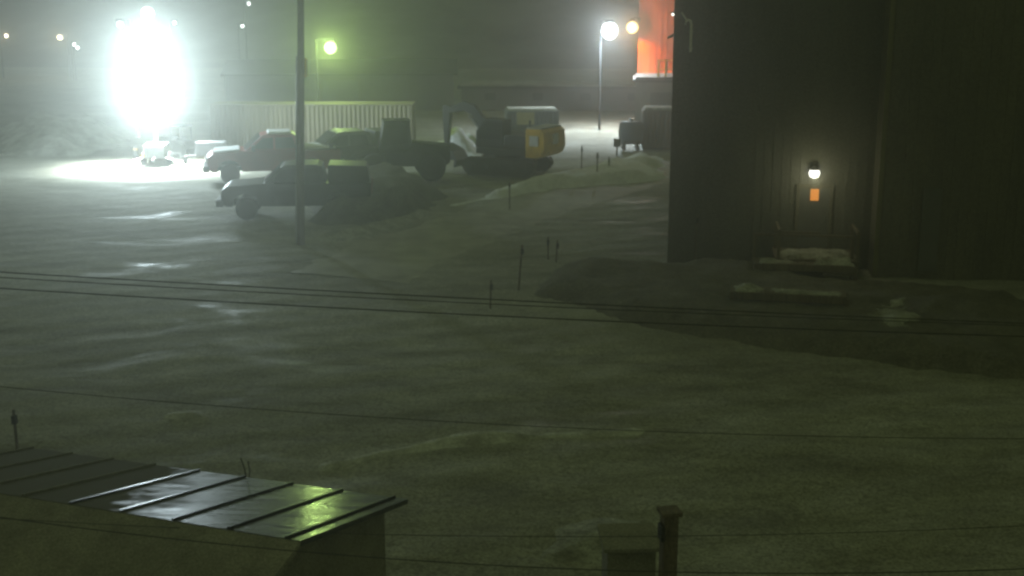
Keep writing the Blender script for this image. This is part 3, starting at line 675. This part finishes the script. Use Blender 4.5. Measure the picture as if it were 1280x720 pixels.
MB().box((-0.12, -0.12, 0.06), (0.12, -0.047, 0.3), 0.02).tube([(0, -0.1, 0.2), (0, -0.3, 0.2)], 0.03).lathe([(0.16, 0.1), (0.12, 0.17), (0.04, 0.2)], (0, -0.3, 0)).build('bracket', 'dark_steel', t)
MB().lathe([(0.03, -0.19), (0.14, -0.14), (0.19, -0.02), (0.16, 0.08), (0.03, 0.098)], (0, -0.3, 0), seg=16).build('glow_globe', 'e_door', t, True)  # ball enlarged to take in the bloom round the lamp
point_light(t, (0, -0.95, -0.12), P_DOOR, DOOR, 0.1)
# deck and steps
t = empty('entrance_deck', world(dx, 0, 0), BRZ, 'timber entrance deck with handrails and steps drifted over with snow', 'deck')
dk = MB()
for i in range(12): dk.box((-1.35 + i * 0.225, -2.2, DK - 0.06), (-1.35 + i * 0.225 + 0.21, -0.11, DK - 0.002))
dk.build('decking', 'wood', t)
for x in (-1.3, 1.25):
    for y in (-2.15, -0.3): MB().box((x, y, -0.1), (x + 0.09, y + 0.09, DK + 1.0 if y < -1 else DK + 0.9)).build('post', 'wood', t)
    MB().box((x, -2.06, DK + 0.86), (x + 0.09, -0.302, DK + 0.94)).build('handrail', 'wood', t)
MB().box((-1.21, -2.15, DK + 0.86), (0.05, -2.06, DK + 0.94)).build('handrail', 'wood', t)
MB().box((-1.3, -2.1, DK - 0.2), (1.34, -2.02, DK - 0.062)).build('joist', 'wood', t)
for i in range(3): MB().box((0.15, -2.5 - i * 0.28, DK - 0.2 - i * 0.17), (1.2, -2.24 - i * 0.28, DK - 0.15 - i * 0.17)).build('step', 'wood', t)
def lump(x0, x1, y0, y1, z, h, m, parent, name='snow_cover', res=0.07):
    def fz(x, y):
        d = min(x - x0, x1 - x, y - y0, y1 - y); f = smooth(0.0, 0.3, d + 0.14 * fbm(x * 3 + x0, y * 3, 1.0))
        return z - 0.02 + f * h * (0.75 + 0.6 * fbm(x + 4, y, 1.6) + 0.2 * fbm(x, y, 7))
    o = grid(frange(x0, x1, res), frange(y0, y1, res), fz, name, M[m]); o.parent = parent; return o
lump(-1.18, 1.18, -2.0, -0.25, DK, 0.16, 'drift', t)
def platform(u, v, rz, w_, d_, h_, lumps, label, rail):
    a = gp(u, v); z0 = bank_z(a.x, a.y)
    t = empty('timber_platform', (a.x, a.y, z0), rz, label, 'platform', 'timber platforms below the doorway')
    b = MB(); n_ = int(w_ / 0.24)
    for i in range(n_): b.box((-w_ / 2 + i * 0.24, 0, h_ - 0.06), (-w_ / 2 + i * 0.24 + 0.22, d_, h_))
    b.build('decking', 'wood', t)
    for x in (-w_ / 2, w_ / 2 - 0.1):
        for y in (0, d_ - 0.1): MB().box((x, y, -0.3), (x + 0.1, y + 0.1, (h_ + 0.75) if (rail and y > 0) else h_ - 0.062)).build('leg', 'wood', t)
    MB().box((-w_ / 2 + 0.1, -0.03, h_ - 0.22), (w_ / 2 - 0.1, -0.003, h_ - 0.02)).build('fascia', 'wood', t)
    if rail: MB().box((-w_ / 2, d_ - 0.09, h_ + 0.752), (w_ / 2, d_ - 0.01, h_ + 0.83)).build('handrail', 'wood', t)
    for x0, x1, hh in lumps: lump(x0, x1, 0.02, d_ - 0.12, h_, hh, 'drift', t)
platform(1005, 352, BRZ, 3.3, 1.0, 0.34, ((-1.5, -0.25, 0.12), (0.3, 1.6, 0.34)), 'timber platform directly below the entrance deck with two heaps of snow on it', True)
platform(985, 393, BRZ - R(4), 3.4, 0.9, 0.26, ((-1.65, -0.7, 0.2), (-0.6, 1.6, 0.1)), 'lowest timber platform below the doorway with a thin strip of snow', False)

# fittings on the upper wall
px_, pz = on_front(863, 65, -0.15); _, pz2 = on_front(863, 30, -0.15); hh = pz2 - pz
t = empty('service_conduit', world(px_, -0.15, pz), BRZ, 'pale service conduit with a gooseneck top high on the dark wall', 'conduit')
MB().tube([(0, 0, 0), (0, 0, hh), (-0.03, 0, hh + 0.1), (-0.1, 0, hh + 0.14), (-0.18, 0, hh + 0.08), (-0.2, 0, hh - 0.02)], 0.045, 10).build('pipe', 'white_paint', t)
MB().tube([(-0.15, 0, hh + 0.12), (-0.34, 0, hh + 0.38)], 0.03, 8).build('stay', 'white_paint', t)
for z in (0.1, hh * 0.7): MB().box((-0.08, 0.0, z), (0.08, 0.12, z + 0.05)).build('clip', 'galv', t)
bx, bz = on_front(834, 44, -0.1)
t = empty('lamp_bracket', world(0.0, 0.3, bz), BRZ, 'short pale unlit lamp bracket on the left edge of the dark wall', 'lamp bracket')
MB().tube([(0.0, 0, 0.0), (-0.08, 0, 0.0)], 0.05, 8).build('wall_plate', 'galv', t)
MB().box((-0.24, -0.06, -0.09), (0.06, 0.06, 0.0), 0.02, rot=Matrix.Rotation(R(-25), 3, 'Y')).build('lamp_head', 'white_paint', t)
bx, bz = on_front(841, 18, -0.12)
t = empty('corner_lamp', world(bx, -0.06, bz), BRZ, 'tiny white lamp at the upper left corner of the dark wall', 'wall lamp')
MB().box((-0.06, 0.0, -0.05), (0.06, 0.05, 0.09), 0.01).build('bracket', 'dark_steel', t)
MB().lathe([(0.01, -0.05), (0.04, -0.03), (0.045, 0.02), (0.01, 0.04)], (0, -0.05, 0), seg=10).build('glow_globe', 'e_door', t, True)

# ------------------------------------------------------------------ overhead cables (strung between poles outside the picture)
def cable(pts, Y, label, r=0.012):
    P = [at(u, v, Y + dy) for u, v, dy in pts]
    # one smooth sag through the points, carried on past both ends to poles outside the picture
    fit = [[sum(p.x ** (i + j) for p in P) for j in range(3)] for i in range(3)]; rhs = [sum(p.z * p.x ** i for p in P) for i in range(3)]
    k = Matrix(fit).inverted() @ Vector(rhs); x0, x1 = P[0].x - 12, P[-1].x + 12
    Q = [Vector((x, Y + 0.004 * x, k[0] + k[1] * x + k[2] * x * x)) for x in frange(x0, x1, 0.4)]
    o = MB().tube(Q, r, 6).build('overhead_cable', 'cable')
    tag(o, label, 'cable', 'overhead cables crossing the yard')
cable([(-20, 340, 0), (200, 349, 0), (430, 364, 0), (830, 387, 0), (1300, 405, 0)], 14.0, 'topmost overhead cable of the upper three, crossing below the trucks', 0.0065)
cable([(-20, 346, 0), (200, 356, 0), (430, 371, 0), (830, 391, 0), (1300, 408, 0)], 14.2, 'middle overhead cable of the upper three, close under the topmost', 0.0055)
cable([(-20, 360, 0), (200, 370, 0), (430, 384, 0), (830, 407, 0), (1300, 421, 0)], 14.0, 'lowest overhead cable of the upper three, with a gap above it', 0.0075)
cable([(-20, 481, 0), (200, 500, 0), (400, 516, 0), (830, 541, 0), (1300, 549, 0)], 13.0, 'single thin overhead cable crossing the middle of the yard', 0.004)
cable([(100, 650, 0), (430, 674, 0), (640, 670, 0), (835, 665, 0), (1300, 659, 0)], 12.6, 'thin overhead cable running to the top of the timber post', 0.004)
cable([(-20, 640, 0), (250, 680, 0), (450, 697, 0), (640, 707, 0), (900, 713, 0), (1300, 713, 0)], 11.5, 'lowest overhead cable along the bottom of the picture', 0.0055)

def wet_roof_material(m):
    """wet bare metal right, matte coat added left and in patches against lamp reflections"""
    n = m.node_tree; L = n.links; b = n.nodes['Principled BSDF']
    tc = n.nodes.new('ShaderNodeTexCoord'); sp_ = n.nodes.new('ShaderNodeSeparateXYZ'); L.new(tc.outputs['Object'], sp_.inputs[0])
    t = n.nodes.new('ShaderNodeTexNoise'); t.inputs['Scale'].default_value = 2.3; t.inputs['Detail'].default_value = 6; L.new(tc.outputs['Object'], t.inputs['Vector'])
    ad = n.nodes.new('ShaderNodeMath'); ad.operation = 'MULTIPLY_ADD'; L.new(t.outputs[0], ad.inputs[0]); ad.inputs[1].default_value = 1.6; L.new(sp_.outputs[0], ad.inputs[2])
    mr = n.nodes.new('ShaderNodeMapRange'); L.new(ad.outputs[0], mr.inputs[0]); mr.inputs[1].default_value = -0.5; mr.inputs[2].default_value = 0.25; mr.inputs[3].default_value = 1; mr.inputs[4].default_value = 0
    d = n.nodes.new('ShaderNodeBsdfPrincipled'); d.inputs['Base Color'].default_value = (0.12, 0.115, 0.09, 1); d.inputs['Roughness'].default_value = 0.9; d.inputs['Specular IOR Level'].default_value = 0.1
    rx = n.nodes.new('ShaderNodeMapRange'); L.new(sp_.outputs[0], rx.inputs[0]); rx.inputs[1].default_value = -0.7; rx.inputs[2].default_value = 0.7; rx.inputs[3].default_value = 0.2; rx.inputs[4].default_value = -0.09
    old = b.inputs['Roughness'].links[0].from_socket
    ra = n.nodes.new('ShaderNodeMath'); ra.operation = 'ADD'; L.new(old, ra.inputs[0]); L.new(rx.outputs[0], ra.inputs[1]); L.new(ra.outputs[0], b.inputs['Roughness'])
    mx = n.nodes.new('ShaderNodeMixShader'); L.new(mr.outputs[0], mx.inputs[0]); L.new(b.outputs[0], mx.inputs[1]); L.new(d.outputs[0], mx.inputs[2])
    L.new(mx.outputs[0], n.nodes['Material Output'].inputs['Surface'])
wet_roof_material(M['wet_metal'])
# ------------------------------------------------------------------ foreground roof with standing seams, lower left
G_L = at(413, 54, 79); F_L = FL + Vector((0, 0, 4.3))
def want_normal(u, v, Yd, lamp):
    p = at(u, v, Yd); return ((Vector((0, 0, CAM_H)) - p).normalized() + (lamp - p).normalized()).normalized()
n1 = want_normal(388, 645, 13, G_L); n2 = want_normal(190, 618, 13, F_L)
RN = (n1 + n2).normalized()
print('roof normals', n1, n2)
RP = at(280, 640, 13.2)                      # a point of the sheet
def on_roof(u, v, off=0.0):
    d = ray(u, v); o = Vector((0, 0, CAM_H)); t = (RP + RN * off - o).dot(RN) / d.dot(RN); return o + d * t
A0, A1 = on_roof(150, 640), on_roof(357, 673)
ridge_d = (A1 - A0).normalized(); seam_d = (on_roof(275, 605) - A0); seam_d = (seam_d - 0 * ridge_d).normalized()
sp = (A1 - A0).length / 3
seamL = (on_roof(305, 596) - A0).length
rf = empty('metal_roofed_shed', (RP.x, RP.y, 0), 0, 'foreground shed with a wet dark standing seam metal roof reflecting the lamps', 'shed')
off = Vector((RP.x, RP.y, 0))
K0, K1 = -5, 7
def quad_solid(pts, th, name, m, parent):
    b = MB(); top = [b.bm.verts.new(p) for p in pts]; bot = [b.bm.verts.new(p - RN * th) for p in pts]
    b.bm.faces.new(top); b.bm.faces.new(bot[::-1]); n = len(pts)
    for i in range(n): b.bm.faces.new((top[i], bot[i], bot[(i + 1) % n], top[(i + 1) % n]))
    return b.build(name, m, parent)
c = [A0 + ridge_d * sp * K0, A0 + ridge_d * sp * 3.25, A0 + ridge_d * sp * 3.25 + seam_d * seamL, A0 + ridge_d * sp * K0 + seam_d * seamL]
roof = quad_solid([p - off for p in c], 0.06, 'roof', 'wet_metal', rf)
for k in range(K0, 4):
    s0 = A0 + ridge_d * sp * k - off; e = s0 + seam_d * seamL
    sd = ridge_d * 0.014
    b = MB(); vs = [b.bm.verts.new(p) for p in (s0 - sd + RN * 0.001, s0 + sd + RN * 0.001, e + sd + RN * 0.001, e - sd + RN * 0.001, s0 - sd + RN * 0.026, s0 + sd + RN * 0.026, e + sd + RN * 0.026, e - sd + RN * 0.026)]
    for f in ((3, 2, 1, 0), (4, 5, 6, 7), (0, 1, 5, 4), (1, 2, 6, 5), (2, 3, 7, 6), (3, 0, 4, 7)): b.bm.faces.new([vs[i] for i in f])
    b.build('roof_seam', 'seam' if k > -2 else 'gritty', roof)  # left seams made matte too, so they catch no lamplight
# near slope, dropping towards the camera, and the walls below
down = Vector((-seam_d.x, -seam_d.y, 0)).normalized()
n0, n1_ = c[0] - off - RN * 0.01, c[1] - off - RN * 0.01
back = [n0, n0 + down * 3.6 - Vector((0, 0, 1.25)), n1_ + down * 3.6 - Vector((0, 0, 1.25)), n1_]
b = MB(); top = [b.bm.verts.new(p) for p in back]; bot = [b.bm.verts.new(p - Vector((0, 0, 0.06))) for p in back]
b.bm.faces.new(top); b.bm.faces.new(bot)
for i in range(4): b.bm.faces.new((top[i], bot[i], bot[(i + 1) % 4], top[(i + 1) % 4]))
b.build('near_roof_slope', 'gritty', rf)
b = MB(); wl = [c[3] - off - seam_d * 0.25 + ridge_d * 0.2, c[2] - off - seam_d * 0.25 - ridge_d * 0.2, back[2] - down * 0.3 - ridge_d * 0.2, back[1] - down * 0.3 + ridge_d * 0.2]
rl = [c[0] - off + ridge_d * 0.2, c[1] - off - ridge_d * 0.2]
top = [b.bm.verts.new(p - Vector((0, 0, 0.1))) for p in (wl[0], wl[1], rl[1], wl[2], wl[3], rl[0])]; bot = [b.bm.verts.new(Vector((v.co.x, v.co.y, -0.2))) for v in top]
for i in range(6): b.bm.faces.new((top[i], bot[i], bot[(i + 1) % 6], top[(i + 1) % 6]))
b.build('wall', 'gritty', rf)
# bent wire rods on the far eave
p = on_roof(308, 596)
t = empty('wire_aerial', p, 0, 'thin bent wire aerial sticking up at the far eave of the wet roof', 'aerial')
MB().tube([(0, 0, -0.1), (-0.02, 0, 0.12), (-0.06, 0, 0.26)], 0.008, 6).tube([(0.02, 0, -0.1), (0.05, 0, 0.08), (0.03, 0, 0.22)], 0.008, 6).build('rod', 'cable', t)

# ------------------------------------------------------------------ timber post and dark hut, bottom right of centre
p = at(837, 640, 13.0)
t = empty('timber_post', (p.x, p.y, 0), R(10), 'stout timber post with a cap at the bottom, right of centre', 'post')
MB().box((-0.085, -0.085, -0.3), (0.085, 0.085, p.z - 0.02), 0.012).build('post', 'wood', t)
MB().box((-0.12, -0.12, p.z - 0.018), (0.12, 0.12, p.z + 0.03), 0.01).build('cap', 'wood', t)
MB().box((-0.13, -0.14, p.z - 0.3), (-0.087, 0.02, p.z - 0.12), 0.01).build('cable_clamp', 'dark_steel', t)
p = at(792, 690, 13.4); q0, q1 = at(760, 690, 13.4), at(822, 690, 13.4)
t = empty('meter_hut', (p.x, 13.6, 0), R(3), 'small dark hut left of the timber post at the bottom edge', 'hut')
wd = (q1.x - q0.x) / 2
MB().box((-wd, 0, -0.2), (wd, 0.5, p.z - 0.05)).build('wall', 'gritty', t)
MB().prism([(-0.12, p.z - 0.045), (0.58, p.z - 0.03), (0.58, p.z + 0.02), (-0.12, p.z + 0.0)], -wd - 0.06, wd + 0.06, axis='x').build('roof', 'gritty', t)
MB().box((-0.2, -0.03, 0.1), (0.2, -0.003, 1.9)).build('door', 'grey_paint', t)

# ------------------------------------------------------------------ haze
hm = bpy.data.materials.new('night_haze'); hm.use_nodes = True; n = hm.node_tree; n.nodes.clear()
ho = n.nodes.new('ShaderNodeOutputMaterial'); pv = n.nodes.new('ShaderNodeVolumePrincipled')
pv.inputs['Color'].default_value = (0.93, 0.955, 0.89, 1); pv.inputs['Density'].default_value = HAZE_DENSITY; pv.inputs['Anisotropy'].default_value = HAZE_G
hm.cycles.volume_sampling = 'MULTIPLE_IMPORTANCE'
n.links.new(pv.outputs[0], ho.inputs['Volume'])
hz = MB().box((-330, -45, -4), (330, 440, 70)).build('haze', hm); hz['kind'] = 'stuff'
